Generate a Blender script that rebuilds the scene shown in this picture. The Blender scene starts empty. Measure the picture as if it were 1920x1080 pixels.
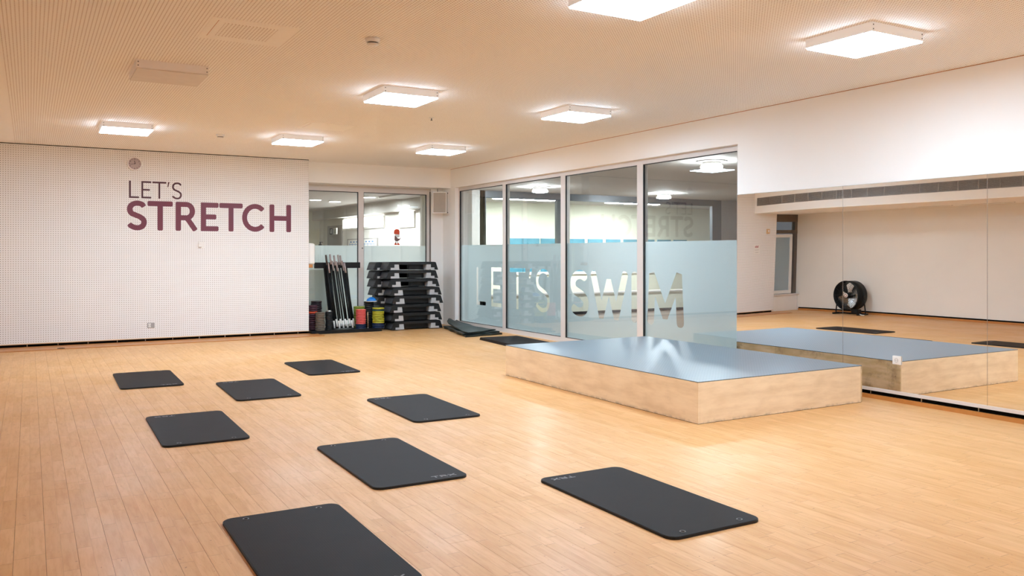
import bpy, bmesh, math, random
from mathutils import Vector, Matrix
from mathutils.geometry import tessellate_polygon
random.seed(7)
S = bpy.context.scene
COL = S.collection
PI = math.pi

# ------------------------------------------------------------------ camera
cam_d = bpy.data.cameras.new('camera')
cam_d.sensor_width = 36.0
cam_d.lens = 1565.5 / 1920 * 36
cam_d.shift_y = -(540 - 475.07) / 1920
cam = bpy.data.objects.new('camera', cam_d)
COL.objects.link(cam)
cam.location = (0, 0, 1.45)
cam.rotation_euler = (PI / 2, 0, -math.radians(30.01))
S.camera = cam

# ------------------------------------------------------------------ world, exposure
w = bpy.data.worlds.new('world'); S.world = w; w.use_nodes = True
w.node_tree.nodes['Background'].inputs[0].default_value = (0.8, 0.85, 1, 1)
w.node_tree.nodes['Background'].inputs[1].default_value = 0.15
S.view_settings.view_transform = 'Standard'
S.view_settings.look = 'None'
S.view_settings.gamma = 1
S.view_settings.use_curve_mapping = False
S.view_settings.exposure = 0.18
S.cycles.max_bounces = 14
S.cycles.diffuse_bounces = 12
S.cycles.glossy_bounces = 6
S.cycles.transparent_max_bounces = 16
S.cycles.sample_clamp_indirect = 6
LAMP = 44.0        # radiance of the room's square lamps
LAMP_COL = (0.825, 1.09, 1.37)

# ------------------------------------------------------------------ materials
def lin(c):
    if isinstance(c, str):
        c = [int(c[i:i + 2], 16) / 255 for i in (0, 2, 4)]
    else:
        c = [v / 255 for v in c]
    return tuple((v / 12.92 if v <= .04045 else ((v + .055) / 1.055) ** 2.4) for v in c) + (1,)

class N:
    """tiny node-graph helper"""
    def __init__(s, name):
        s.m = bpy.data.materials.new(name); s.m.use_nodes = True
        s.t = s.m.node_tree; s.p = s.t.nodes['Principled BSDF']; s.out = s.t.nodes['Material Output']
    def n(s, typ, **k):
        d = s.t.nodes.new(typ)
        for a, b in k.items():
            setattr(d, a, b)
        return d
    def set(s, sock, v):
        if isinstance(v, bpy.types.NodeSocket):
            s.t.links.new(v, sock)
        else:
            sock.default_value = v
    def math(s, op, a, b=0.0, c=None, clamp=False):
        d = s.n('ShaderNodeMath', operation=op); d.use_clamp = clamp
        s.set(d.inputs[0], a); s.set(d.inputs[1], b)
        if c is not None: s.set(d.inputs[2], c)
        return d.outputs[0]
    def mix(s, f, a, b, typ='MIX'):
        d = s.n('ShaderNodeMix', data_type='RGBA', blend_type=typ)
        s.set(d.inputs[0], f); s.set(d.inputs[6], a); s.set(d.inputs[7], b)
        return d.outputs[2]
    def pos(s):
        g = s.n('ShaderNodeNewGeometry'); x = s.n('ShaderNodeSeparateXYZ')
        s.t.links.new(g.outputs['Position'], x.inputs[0]); return x.outputs
    def obj(s):
        g = s.n('ShaderNodeTexCoord'); return g.outputs['Object']
    def noise(s, vec, scale, detail=4, rough=.55, stretch=None):
        if stretch:
            mp = s.n('ShaderNodeMapping'); s.t.links.new(vec, mp.inputs[0]); mp.inputs['Scale'].default_value = stretch
            vec = mp.outputs[0]
        d = s.n('ShaderNodeTexNoise'); s.t.links.new(vec, d.inputs['Vector'])
        d.inputs['Scale'].default_value = scale; d.inputs['Detail'].default_value = detail; d.inputs['Roughness'].default_value = rough
        return d.outputs[0]
    def ramp(s, f, a, b, lo=0.0, hi=1.0):
        d = s.n('ShaderNodeMapRange'); d.interpolation_type = 'SMOOTHSTEP'
        s.set(d.inputs[0], f); d.inputs[1].default_value = a; d.inputs[2].default_value = b
        d.inputs[3].default_value = lo; d.inputs[4].default_value = hi
        return d.outputs[0]
    def bump(s, h, strength=.3, dist=.002):
        d = s.n('ShaderNodeBump'); d.inputs['Strength'].default_value = strength; d.inputs['Distance'].default_value = dist
        s.set(d.inputs['Height'], h); s.t.links.new(d.outputs[0], s.p.inputs['Normal'])

def mat(name, col, rough=.5, metal=0.0, spec=.5, var=.06, scale=9, bump=0, coat=0):
    k = N(name); c = lin(col)
    f = k.noise(k.obj(), scale)
    dark = tuple(v * (1 - var * 2) for v in c[:3]) + (1,); lite = tuple(min(1, v * (1 + var)) for v in c[:3]) + (1,)
    k.set(k.p.inputs['Base Color'], k.mix(f, dark, lite))
    k.p.inputs['Roughness'].default_value = rough; k.p.inputs['Metallic'].default_value = metal
    k.p.inputs['Specular IOR Level'].default_value = spec
    if coat: k.p.inputs['Coat Weight'].default_value = coat
    if bump: k.bump(k.noise(k.obj(), scale * 25, 2), bump, .001)
    return k.m

def emis(name, col, strength):
    k = N(name)
    k.p.inputs['Base Color'].default_value = (.8, .8, .8, 1)
    k.p.inputs['Emission Color'].default_value = tuple(col) + (1,)
    k.p.inputs['Emission Strength'].default_value = strength
    return k.m

def perforated(name, base, hole, pitch, radius, axes, xmin=None, rough=.75):
    """painted board with a square grid of small drilled holes"""
    k = N(name); P = k.pos(); a, b = P[axes[0]], P[axes[1]]
    fa = k.math('SUBTRACT', k.math('FRACT', k.math('DIVIDE', a, pitch)), .5)
    fb = k.math('SUBTRACT', k.math('FRACT', k.math('DIVIDE', b, pitch)), .5)
    d = k.math('SQRT', k.math('ADD', k.math('MULTIPLY', fa, fa), k.math('MULTIPLY', fb, fb)))
    r = radius / pitch
    m = k.ramp(d, r * .8, r * 1.15, 1.0, 0.0)
    if xmin is not None:
        m = k.math('MULTIPLY', m, k.math('GREATER_THAN', P[0], xmin))
    c = k.mix(k.noise(k.obj(), 1.5), tuple(v * .96 for v in lin(base)[:3]) + (1,), lin(base))
    k.set(k.p.inputs['Base Color'], k.mix(m, c, lin(hole)))
    k.p.inputs['Roughness'].default_value = rough
    k.p.inputs['Specular IOR Level'].default_value = .25
    return k.m

def wood_floor():
    k = N('maple_floor'); P = k.pos()
    sx = k.math('DIVIDE', k.math('ADD', P[0], 0.067), 0.067)
    row = k.math('FLOOR', sx)
    wn = k.n('ShaderNodeTexWhiteNoise', noise_dimensions='1D'); k.set(wn.inputs['W'], row)
    yy = k.math('ADD', k.math('DIVIDE', P[1], 0.58), k.math('MULTIPLY', wn.outputs[0], 7.0))
    cell = k.math('FLOOR', yy)
    cb = k.n('ShaderNodeCombineXYZ'); k.set(cb.inputs[0], row); k.set(cb.inputs[1], cell)
    w2 = k.n('ShaderNodeTexWhiteNoise', noise_dimensions='2D'); k.t.links.new(cb.outputs[0], w2.inputs['Vector'])
    tone = w2.outputs[0]
    fx = k.math('ABSOLUTE', k.math('SUBTRACT', k.math('FRACT', sx), .5))
    fy = k.math('ABSOLUTE', k.math('SUBTRACT', k.math('FRACT', yy), .5))
    jx = k.math('MULTIPLY', k.math('GREATER_THAN', fx, .488), .2)
    jy = k.math('MULTIPLY', k.math('GREATER_THAN', fy, .4972), .38)
    j = k.math('MAXIMUM', jx, jy)
    g = k.n('ShaderNodeNewGeometry')
    off = k.n('ShaderNodeVectorMath', operation='ADD'); k.t.links.new(g.outputs['Position'], off.inputs[0])
    cb2 = k.n('ShaderNodeCombineXYZ'); k.set(cb2.inputs[2], k.math('MULTIPLY', tone, 20.0)); k.t.links.new(cb2.outputs[0], off.inputs[1])
    grain = k.noise(off.outputs[0], 3.0, 5, .6, (14, 1.6, 1))
    cloud = k.noise(off.outputs[0], 1.3, 2, .5, (3, 1, 1))
    knot = k.noise(off.outputs[0], 38.0, 2, .5, (1.6, 1, 1))
    c1 = k.mix(tone, lin(FLOOR_A), lin(FLOOR_B))
    c2 = k.mix(k.ramp(grain, .35, .75, 0, .5), c1, lin(FLOOR_G))
    c3 = k.mix(k.ramp(cloud, .45, .8, 0, .35), c2, lin(FLOOR_A))
    c4 = k.mix(k.ramp(knot, .70, .76, 0, .6), c3, lin('8a5526'))
    c5 = k.mix(j, c4, lin('5f3714'))
    k.set(k.p.inputs['Base Color'], c5)
    k.set(k.p.inputs['Roughness'], k.ramp(k.noise(g.outputs['Position'], 1.1, 3), .3, .7, FLOOR_R[0], FLOOR_R[1]))
    k.p.inputs['Specular IOR Level'].default_value = .32
    k.p.inputs['Coat Weight'].default_value = .03
    k.p.inputs['Coat Roughness'].default_value = .17
    k.bump(k.math('ADD', k.math('MULTIPLY', tone, .5), k.noise(off.outputs[0], 4, 3, .5, (6, 1, 1))), .05, .0012)
    return k.m

FLOOR_A, FLOOR_B, FLOOR_G = 'dcab74', 'd29f65', 'bd8146'
FLOOR_R = (.38, .50)

def plywood(name, stain=0.3, base='f6dfbb', dark='8f6a3c'):
    k = N(name); o = k.obj()
    g = k.noise(o, 2.4, 6, .6, (1, 1, 5))
    s1 = k.noise(o, 2.1, 6, .68)
    s2 = k.noise(o, 9, 3, .6)
    c = k.mix(k.ramp(g, .3, .75), lin(base), tuple(v * .86 for v in lin('f2d5ab')[:3]) + (1,))
    c = k.mix(k.ramp(s1, .58 - .14 * stain, .80 - .14 * stain, 0, stain), c, lin(dark))
    c = k.mix(k.ramp(s2, .68, .76, 0, stain), c, lin('5b3d22'))
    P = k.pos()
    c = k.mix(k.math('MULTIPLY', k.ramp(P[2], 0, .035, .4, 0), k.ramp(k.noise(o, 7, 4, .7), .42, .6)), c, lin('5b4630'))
    k.set(k.p.inputs['Base Color'], c)
    k.p.inputs['Roughness'].default_value = .55
    k.bump(k.noise(o, 30, 3), .15, .001)
    return k.m

def stage_top():
    """blue grey studded rubber"""
    k = N('stage_rubber'); P = k.pos()
    a = k.math('ADD', P[0], P[1]); b = k.math('SUBTRACT', P[0], P[1])
    fa = k.math('SUBTRACT', k.math('FRACT', k.math('DIVIDE', a, .035)), .5)
    fb = k.math('SUBTRACT', k.math('FRACT', k.math('DIVIDE', b, .035)), .5)
    d = k.math('SQRT', k.math('ADD', k.math('MULTIPLY', fa, fa), k.math('MULTIPLY', fb, fb)))
    stud = k.ramp(d, .16, .30, 1, 0)
    o = k.obj()
    sc = k.noise(o, 2.2, 5, .65, (1, 3, 1))
    c = k.mix(k.ramp(sc, .45, .8, 0, .15), lin('6e7a81'), lin('76828a'))
    c = k.mix(k.math('MULTIPLY', stud, .25), c, lin('949fa6'))
    k.set(k.p.inputs['Base Color'], c)
    k.p.inputs['Roughness'].default_value = .36
    k.p.inputs['Specular IOR Level'].default_value = .32
    k.bump(stud, .16, .001)
    return k.m

def glass_mat(name, tint=(.93, .96, .95), f0=.04, gain=1.0):
    k = N(name)
    g = k.n('ShaderNodeNewGeometry')
    dt = k.n('ShaderNodeVectorMath', operation='DOT_PRODUCT')
    k.t.links.new(g.outputs['Normal'], dt.inputs[0]); k.t.links.new(g.outputs['Incoming'], dt.inputs[1])
    c = k.math('ABSOLUTE', dt.outputs['Value'])
    f = k.math('ADD', k.math('MULTIPLY', k.math('POWER', k.math('SUBTRACT', 1.0, c), 5.0), 1 - f0), f0)
    f = k.math('MULTIPLY', f, gain, clamp=True)
    tr = k.n('ShaderNodeBsdfTransparent'); tr.inputs[0].default_value = tint + (1,)
    gl = k.n('ShaderNodeBsdfGlossy'); gl.inputs['Roughness'].default_value = 0.0
    mx = k.n('ShaderNodeMixShader'); k.set(mx.inputs[0], f)
    k.t.links.new(tr.outputs[0], mx.inputs[1]); k.t.links.new(gl.outputs[0], mx.inputs[2])
    k.t.links.new(mx.outputs[0], k.out.inputs[0])
    return k.m

def frost_mat(name, col, through=.5, clear=0.0):
    k = N(name)
    df = k.n('ShaderNodeBsdfDiffuse'); df.inputs[0].default_value = lin(col)
    tl = k.n('ShaderNodeBsdfTranslucent'); tl.inputs[0].default_value = lin(col)
    m1 = k.n('ShaderNodeMixShader'); m1.inputs[0].default_value = through
    k.t.links.new(df.outputs[0], m1.inputs[1]); k.t.links.new(tl.outputs[0], m1.inputs[2])
    gl = k.n('ShaderNodeBsdfGlossy'); gl.inputs['Roughness'].default_value = .35
    m2 = k.n('ShaderNodeMixShader'); m2.inputs[0].default_value = .05
    k.t.links.new(m1.outputs[0], m2.inputs[1]); k.t.links.new(gl.outputs[0], m2.inputs[2])
    last = m2
    if clear:
        tr = k.n('ShaderNodeBsdfTransparent')
        m3 = k.n('ShaderNodeMixShader'); m3.inputs[0].default_value = clear
        k.t.links.new(m2.outputs[0], m3.inputs[1]); k.t.links.new(tr.outputs[0], m3.inputs[2]); last = m3
    k.t.links.new(last.outputs[0], k.out.inputs[0])
    return k.m

def mirror_mat():
    k = N('mirror_silver')
    k.p.inputs['Base Color'].default_value = (.93, .93, .915, 1)
    k.p.inputs['Metallic'].default_value = 1; k.p.inputs['Roughness'].default_value = 0.0
    return k.m

def ribbed_mat():
    k = N('mat_foam'); o = k.obj()
    sp = k.n('ShaderNodeSeparateXYZ'); k.t.links.new(o, sp.inputs[0])
    fx = k.math('ABSOLUTE', k.math('SUBTRACT', k.math('FRACT', k.math('DIVIDE', sp.outputs[0], .012)), .5))
    c = k.mix(k.noise(o, 5, 4), lin('1a1514'), lin('241d1b'))
    k.set(k.p.inputs['Base Color'], c)
    k.p.inputs['Roughness'].default_value = .6
    k.p.inputs['Specular IOR Level'].default_value = .10
    k.bump(fx, .25, .001)
    return k.m

M = {}
M['wall'] = mat('painted_plaster', 'f8f5f0', .8, spec=.2, var=.015, scale=1.5)
M['wall_left'] = mat('left_wall_plaster', 'f0eae0', .8, spec=.2, var=.03, scale=1.2)
M['perf_wall'] = perforated('perforated_wall_board', 'efece8', '80735f', .0335, .0054, (0, 2))
M['ceiling'] = perforated('perforated_ceiling_board', 'fefbf5', '946841', .0255, .0046, (0, 1), xmin=-.213)
M['ceil_plain'] = mat('plain_ceiling_board', 'fcf8f1', .75, spec=.2, var=.02)
M['hatch_perf'] = perforated('perforated_hatch_board', 'fcf8f1', '95693f', .0255, .0050, (0, 1))
M['floor'] = wood_floor()
M['subfloor'] = mat('subfloor', '3a220e', .9)
M['border_wood'] = mat('border_wood', 'c07f40', .35, var=.12, scale=6)
M['pale_wood'] = mat('pale_wood', 'dfb98c', .5, var=.08)
M['gap'] = mat('gap_black', '0b0806', .9, spec=.1)
M['frame'] = mat('frame_white', 'd9d0c9', .45, var=.02)
M['gasket'] = mat('gasket_black', '1c1a1d', .6)
M['glass'] = glass_mat('clear_glass', gain=2.2)
M['glass_far'] = glass_mat('far_glass', gain=1.4)
M['frost'] = frost_mat('frosted_film', 'cfdee3', .56)
M['frost_b'] = frost_mat('frosted_film_pale', 'e2eaea', .55, clear=.12)
M['mirror'] = mirror_mat()
M['lamp'] = emis('lamp_diffuser', LAMP_COL, LAMP)
M['lamp_off'] = mat('lamp_diffuser_off', 'e0d6ca', .5)
M['lamp_body'] = mat('lamp_housing', 'f3eeea', .45, var=.02)
M['lamp_side_glow'] = emis('lamp_housing_glow', (.95, .9, .88), .2)  # faint glow added to the housing sides to brighten the ceiling
M['dark_metal'] = mat('dark_metal', '2e2a28', .45, .3)
M['steel'] = mat('brushed_steel', 'b9b6b2', .25, .9)
M['purple'] = mat('wall_letter_purple', '6e2b3b', .45, var=.03)
M['purple_dark'] = mat('wall_letter_dark', '4e1f24', .45, var=.03)
M['plastic_white'] = mat('white_plastic', 'ebe7e0', .4, var=.02)
M['plastic_grey'] = mat('grey_plastic', 'a9a49f', .45)
M['clock_face'] = mat('clock_face', 'b9a7a3', .4)
M['black_rubber'] = mat('black_rubber', '0c0c0d', .5, spec=.3, var=.15)
M['step_black'] = mat('step_plastic', '121315', .42, var=.12)
M['step_grey'] = mat('step_foot_grey', 'b4b4b4', .5)
M['mat'] = ribbed_mat()
M['mat_edge'] = mat('mat_edge', '0a0909', .6)
M['print'] = mat('print_grey', '7a7778', .6, spec=.2)
M['eyelet'] = mat('eyelet_metal', '6a6765', .3, .9)
M['green_mat'] = mat('green_black_vinyl', '10201e', .38, var=.3, scale=4, bump=.2)
M['stage_side'] = plywood('stage_plywood', .09)
M['stage_side_worn'] = plywood('stage_plywood_worn', .95, 'c4a574', '4b3a24')
M['stage_top'] = stage_top()
M['tile'] = mat('brown_tile', '6e5a50', .3, var=.1)
M['cream'] = mat('cream_wall', 'e4e5d2', .7, var=.02)
M['grey_ceil'] = mat('grey_ceiling', 'c9c5c0', .8, var=.03)
M['grey_wall'] = mat('grey_wall', 'aaa6a2', .7, var=.02)
M['dark_frame'] = mat('dark_frame', '5d636a', .4, .3)
M['brown_frame'] = mat('bronze_frame', '6f655c', .4, .3)
M['blue_glass'] = mat('pool_blue', '5f9fb4', .25, var=.25, scale=3)
M['white_bright'] = emis('lit_window', (1, 1, .97), 9)
M['lamp_round'] = emis('round_lamp', (.93, 1, 1.07), 300)
M['hall_lamp'] = emis('hall_lamp', (.95, 1, 1.03), 460)
M['pool_added_lamp'] = emis('pool_added_lamp', (.95, 1, 1.03), 160)

# ------------------------------------------------------------------ mesh helpers
class MB:
    def __init__(s): s.b = bmesh.new(); s.smooth = False
    def box(s, x0, x1, y0, y1, z0, z1):
        v = [s.b.verts.new((x, y, z)) for z in (z0, z1) for y in (y0, y1) for x in (x0, x1)]
        for f in ((0, 2, 3, 1), (4, 5, 7, 6), (0, 1, 5, 4), (2, 6, 7, 3), (0, 4, 6, 2), (1, 3, 7, 5)):
            s.b.faces.new([v[i] for i in f])
        return s
    def prism(s, poly, fn, t0, t1):
        """poly: 2d points, fn(u, v, t) -> 3d"""
        a = [s.b.verts.new(fn(u, v, t0)) for u, v in poly]; b = [s.b.verts.new(fn(u, v, t1)) for u, v in poly]
        n = len(poly)
        s.b.faces.new(a); s.b.faces.new(b[::-1])
        for i in range(n): s.b.faces.new((a[i], b[i], b[(i + 1) % n], a[(i + 1) % n]))
        return s
    def lathe(s, prof, seg=24, axis='z', c=(0, 0, 0), smooth=True):
        rings = []
        for r, h in prof:
            ring = []
            for i in range(seg):
                a = 2 * PI * i / seg; p = (r * math.cos(a), r * math.sin(a), h)
                if axis == 'x': p = (p[2], p[0], p[1])
                if axis == 'y': p = (p[0], p[2], p[1])
                ring.append(s.b.verts.new((p[0] + c[0], p[1] + c[1], p[2] + c[2])))
            rings.append(ring)
        for a, b in zip(rings, rings[1:]):
            for i in range(seg):
                f = s.b.faces.new((a[i], a[(i + 1) % seg], b[(i + 1) % seg], b[i])); f.smooth = smooth
        if prof[0][0] > 1e-6: s.b.faces.new(rings[0][::-1])
        if prof[-1][0] > 1e-6: s.b.faces.new(rings[-1])
        return s
    def ring(s, prof, seg=28, axis='z', c=(0, 0, 0)):
        """closed profile lathe (a ring)"""
        rings = []
        for r, h in prof:
            ring = []
            for i in range(seg):
                a = 2 * PI * i / seg; p = (r * math.cos(a), r * math.sin(a), h)
                if axis == 'x': p = (p[2], p[0], p[1])
                if axis == 'y': p = (p[0], p[2], p[1])
                ring.append(s.b.verts.new((p[0] + c[0], p[1] + c[1], p[2] + c[2])))
            rings.append(ring)
        for a, b in zip(rings, rings[1:] + rings[:1]):
            for i in range(seg):
                f = s.b.faces.new((a[i], a[(i + 1) % seg], b[(i + 1) % seg], b[i])); f.smooth = True
        return s
    def tube(s, pts, r, seg=10, cap=True):
        pts = [Vector(p) for p in pts]; rs = r if isinstance(r, (list, tuple)) else [r] * len(pts)
        rings = []; up = None
        for i, p in enumerate(pts):
            d = (pts[min(i + 1, len(pts) - 1)] - pts[max(i - 1, 0)]).normalized()
            if up is None: up = Vector((0, 0, 1)) if abs(d.z) < .9 else Vector((1, 0, 0))
            a = d.cross(up).normalized(); b = a.cross(d).normalized(); up = b
            rings.append([s.b.verts.new(p + rs[i] * (math.cos(t) * a + math.sin(t) * b)) for t in (2 * PI * j / seg for j in range(seg))])
        for a, b in zip(rings, rings[1:]):
            for j in range(seg):
                f = s.b.faces.new((a[j], b[j], b[(j + 1) % seg], a[(j + 1) % seg])); f.smooth = True
        if cap: s.b.faces.new(rings[0]); s.b.faces.new(rings[-1][::-1])
        return s
    def xf(s, m):
        bmesh.ops.transform(s.b, matrix=m, verts=s.b.verts); return s
    def bevel(s, off, seg=2, ang=30):
        bmesh.ops.recalc_face_normals(s.b, faces=s.b.faces)
        e = [e for e in s.b.edges if len(e.link_faces) == 2 and e.calc_face_angle(0) > math.radians(ang)]
        bmesh.ops.bevel(s.b, geom=e, offset=off, segments=seg, affect='EDGES', profile=.6); return s
    def mesh(s, name):
        bmesh.ops.recalc_face_normals(s.b, faces=s.b.faces)
        me = bpy.data.meshes.new(name); s.b.to_mesh(me); s.b.free(); return me
    def build(s, name, m, parent=None, loc=None, **tags):
        me = s.mesh(name); me.materials.append(M[m] if isinstance(m, str) else m)
        return link(name, me, parent, loc, **tags)

def link(name, me, parent=None, loc=None, **tags):
    o = bpy.data.objects.new(name, me); COL.objects.link(o)
    if parent: o.parent = parent
    if loc: o.location = loc
    for a, b in tags.items(): o[a] = b
    return o
def struct(name, m, mb): return mb.build(name, m, kind='structure')
def thing(name, label, cat, loc=(0, 0, 0), rz=0, group=None):
    o = bpy.data.objects.new(name, None); COL.objects.link(o); o.location = loc; o.rotation_euler = (0, 0, rz)
    o.empty_display_size = .1
    o['label'] = label; o['category'] = cat
    if group: o['group'] = group
    return o
KIDS = {}
def copy_tree(o, parent=None):
    c = o.copy(); COL.objects.link(c)
    if parent: c.parent = parent
    for ch in [x for x in COL.objects if x.parent == o]: copy_tree(ch, c)
    return c
def box(*a): return MB().box(*a)

# ---- stroke lettering
def smoothpts(p, k=5, closed=False):
    out = []; n = len(p)
    for i in range(n - 1):
        a, b, c, d = p[max(i - 1, 0)], p[i], p[i + 1], p[min(i + 2, n - 1)]
        for j in range(k):
            t = j / k
            out.append(tuple(.5 * ((2 * b[q]) + (-a[q] + c[q]) * t + (2 * a[q] - 5 * b[q] + 4 * c[q] - d[q]) * t * t + (-a[q] + 3 * b[q] - 3 * c[q] + d[q]) * t ** 3) for q in (0, 1)))
    out.append(p[-1]); return out
def outline(pts, w, rc=.3, ribbon=False):
    """closed outline of a thick open polyline; ends get rounded corners"""
    pts = [Vector(p) for p in pts]; h = w / 2; L = []; R = []
    n = len(pts)
    for i, p in enumerate(pts):
        if i == 0: d = (pts[1] - p).normalized(); m = Vector((-d.y, d.x)); k = 1
        elif i == n - 1: d = (p - pts[i - 1]).normalized(); m = Vector((-d.y, d.x)); k = 1
        elif (p - pts[i - 1]).normalized().dot((pts[i + 1] - p).normalized()) < -.3:
            d0 = (p - pts[i - 1]).normalized(); d1 = (pts[i + 1] - p).normalized()
            n0 = Vector((-d0.y, d0.x)); n1 = Vector((-d1.y, d1.x)); m = (n0 + n1).normalized(); k = min(1 / max(m.dot(n0), .2), 4)
            left_out = d0.x * d1.y - d0.y * d1.x < 0
            sg = 1 if left_out else -1; out = m * sg; e = h * (1 - max(0, n0.dot(m)))
            o1 = p + n0 * sg * h * .8 + out * e; o2 = p + n1 * sg * h * .8 + out * e; im = p - out * h * k
            sq = [p + n0 * sg * h - out * 0, o1, o2, p + n1 * sg * h]
            if left_out: L += sq; R += [im] * 4
            else: R += sq; L += [im] * 4
            continue
        else:
            d0 = (p - pts[i - 1]).normalized(); d1 = (pts[i + 1] - p).normalized()
            n0 = Vector((-d0.y, d0.x)); n1 = Vector((-d1.y, d1.x)); m = (n0 + n1)
            m = m.normalized() if m.length > 1e-4 else n0; k = min(1 / max(m.dot(n0), .3), 2.6)
        L.append(p + m * h * k); R.append(p - m * h * k)
    r = w * rc
    def cap(p, d, m):   # from the +m side round to the -m side, d points outward
        o = []
        for s0 in (1, -1):
            c = p + m * s0 * (h - r) - d * r
            angs = [0, .33, .66, 1] if s0 == 1 else [1, .66, .33, 0]
            for a in angs:
                t = a * PI / 2
                o.append(c + m * s0 * r * math.cos(t) + d * r * math.sin(t))
        return o
    d = (pts[-1] - pts[-2]).normalized(); e = cap(pts[-1], d, Vector((-d.y, d.x)))
    d = (pts[0] - pts[1]).normalized(); st = cap(pts[0], d, Vector((-d.y, d.x)))
    poly = L[1:-1] + e + R[1:-1][::-1] + st
    if ribbon:
        q = [[tuple(a), tuple(b), tuple(c), tuple(f)] for a, b, c, f in zip(L, L[1:], R[1:], R)]
        q[0][0] = q[0][0]
        c0 = pts[0] + (pts[1] - pts[0]).normalized() * 0; c1 = pts[-1]
        return q, [tuple(p) for p in e], [tuple(p) for p in st]
    return [(p.x, p.y) for p in poly]
S_PTS = smoothpts([(.97, .86), (.84, .955), (.58, 1.0), (.30, .97), (.09, .86), (.06, .70), (.18, .58), (.42, .515), (.68, .45), (.92, .34), (.97, .20), (.86, .06), (.62, 0), (.36, .01), (.14, .07), (.0, .15)], 4)
C_PTS = [(.56 + .56 * math.cos(math.radians(a)), .5 + .5 * math.sin(math.radians(a))) for a in range(42, 319, 12)]
def rbowl(): return [(0, 1), (.5, 1)] + [(.5 + .36 * math.sin(math.radians(a)), .72 + .28 * math.cos(math.radians(a))) for a in range(15, 170, 15)] + [(.5, .44), (0, .44)]
GLYPH = {
 'L': [[(0, 1), (0, 0), (1, 0)]], 'E': [[(1, 1), (0, 1), (0, 0), (1, 0)], [(0, .5), (.82, .5)]],
 'T': [[(0, 1), (1, 1)], [(.5, 1), (.5, 0)]], "'": [[(.75, 1), (.25, .78)]], 'S': [S_PTS], 'C': [C_PTS],
 'R': [[(0, 0), (0, 1)], rbowl(), [(.52, .44), (.97, 0)]], 'H': [[(0, 0), (0, 1)], [(1, 0), (1, 1)], [(0, .5), (1, .5)]],
 'X': [[(0, 0), (1, 1)], [(0, 1), (1, 0)]], 'I': [[(.5, 0), (.5, 1)]],
 'W': [[(0, 1), (.26, 0), (.5, .8), (.74, 0), (1, 1)]], 'M': [[(0, 0), (.06, 1), (.5, .15), (.94, 1), (1, 0)]],
 '0': [[(0, 0), (0, 1), (1, 1), (1, 0), (0, 0)]], '1': [[(.3, .8), (.6, 1), (.6, 0)]], '2': [[(0, 1), (1, 1), (1, .5), (0, .5), (0, 0), (1, 0)]],
 '3': [[(0, 1), (1, 1), (1, 0), (0, 0)], [(0, .5), (1, .5)]], '4': [[(0, 1), (0, .5), (1, .5)], [(1, 1), (1, 0)]], '5': [[(1, 1), (0, 1), (0, .5), (1, .5), (1, 0), (0, 0)]],
 '6': [[(1, 1), (0, 1), (0, 0), (1, 0), (1, .5), (0, .5)]], '7': [[(0, 1), (1, 1), (.4, 0)]], '8': [[(0, 0), (0, 1), (1, 1), (1, 0), (0, 0)], [(0, .5), (1, .5)]],
 '9': [[(1, .5), (0, .5), (0, 1), (1, 1), (1, 0), (0, 0)]],
}
def ribbon_prism(mb, pts, w, rc, fn, t0, t1):
    """a thick stroke as a solid: quads along the line, caps trimmed to the rounded ends"""
    P0, P1 = Vector(pts[0]), Vector(pts[-1]); r = w * rc
    a = (Vector(pts[1]) - P0).normalized(); b = (Vector(pts[-2]) - P1).normalized()
    mid = [tuple(p) for p in pts[1:-1] if (Vector(p) - P0).length > r * 1.3 and (Vector(p) - P1).length > r * 1.3]
    cut = [tuple(P0 + a * r)] + mid + [tuple(P1 + b * r)]
    q, _, _ = outline(cut, w, rc, True)
    _, e, st = outline(pts, w, rc, True)
    for f in q + [e, st]:
        if len(set(f)) < 3: continue
        g = []
        for v in f:
            if v not in g: g.append(v)
        mb.prism(g, fn, t0, t1)
def glyph_polys(ch, x0, x1, z0, z1, w, rc=.3, raw=False):
    """outlines of the strokes, with the glyph's outer edges on the given box"""
    h = w / 2; out = []
    for st in GLYPH[ch]:
        pts = [(x0 + h + (x1 - x0 - w) * u, z0 + h + (z1 - z0 - w) * v) for u, v in st]
        if ch not in 'SC':
            # straight free ends reach the box edge
            for e, nb in ((0, 1), (-1, -2)):
                p = Vector(pts[e]); d = (p - Vector(pts[nb])).normalized()
                if st[e][1] in (0, 1) or st[e][0] in (0, 1) or ch in 'EH': pts[e] = tuple(p + d * h)
        out.append(pts if raw else outline(pts, w, rc))
    return out

# ================================================================== THE SETTING
XR, XM, XG = 7.323, 7.31, 7.40          # right wall face, mirror face, glass frame face
YB, YH, YG = 14.865, 15.14, 15.52       # perforated wall, header face, back glass
ZC = 3.137
Y0 = -2.6
XL = -2.65
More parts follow.
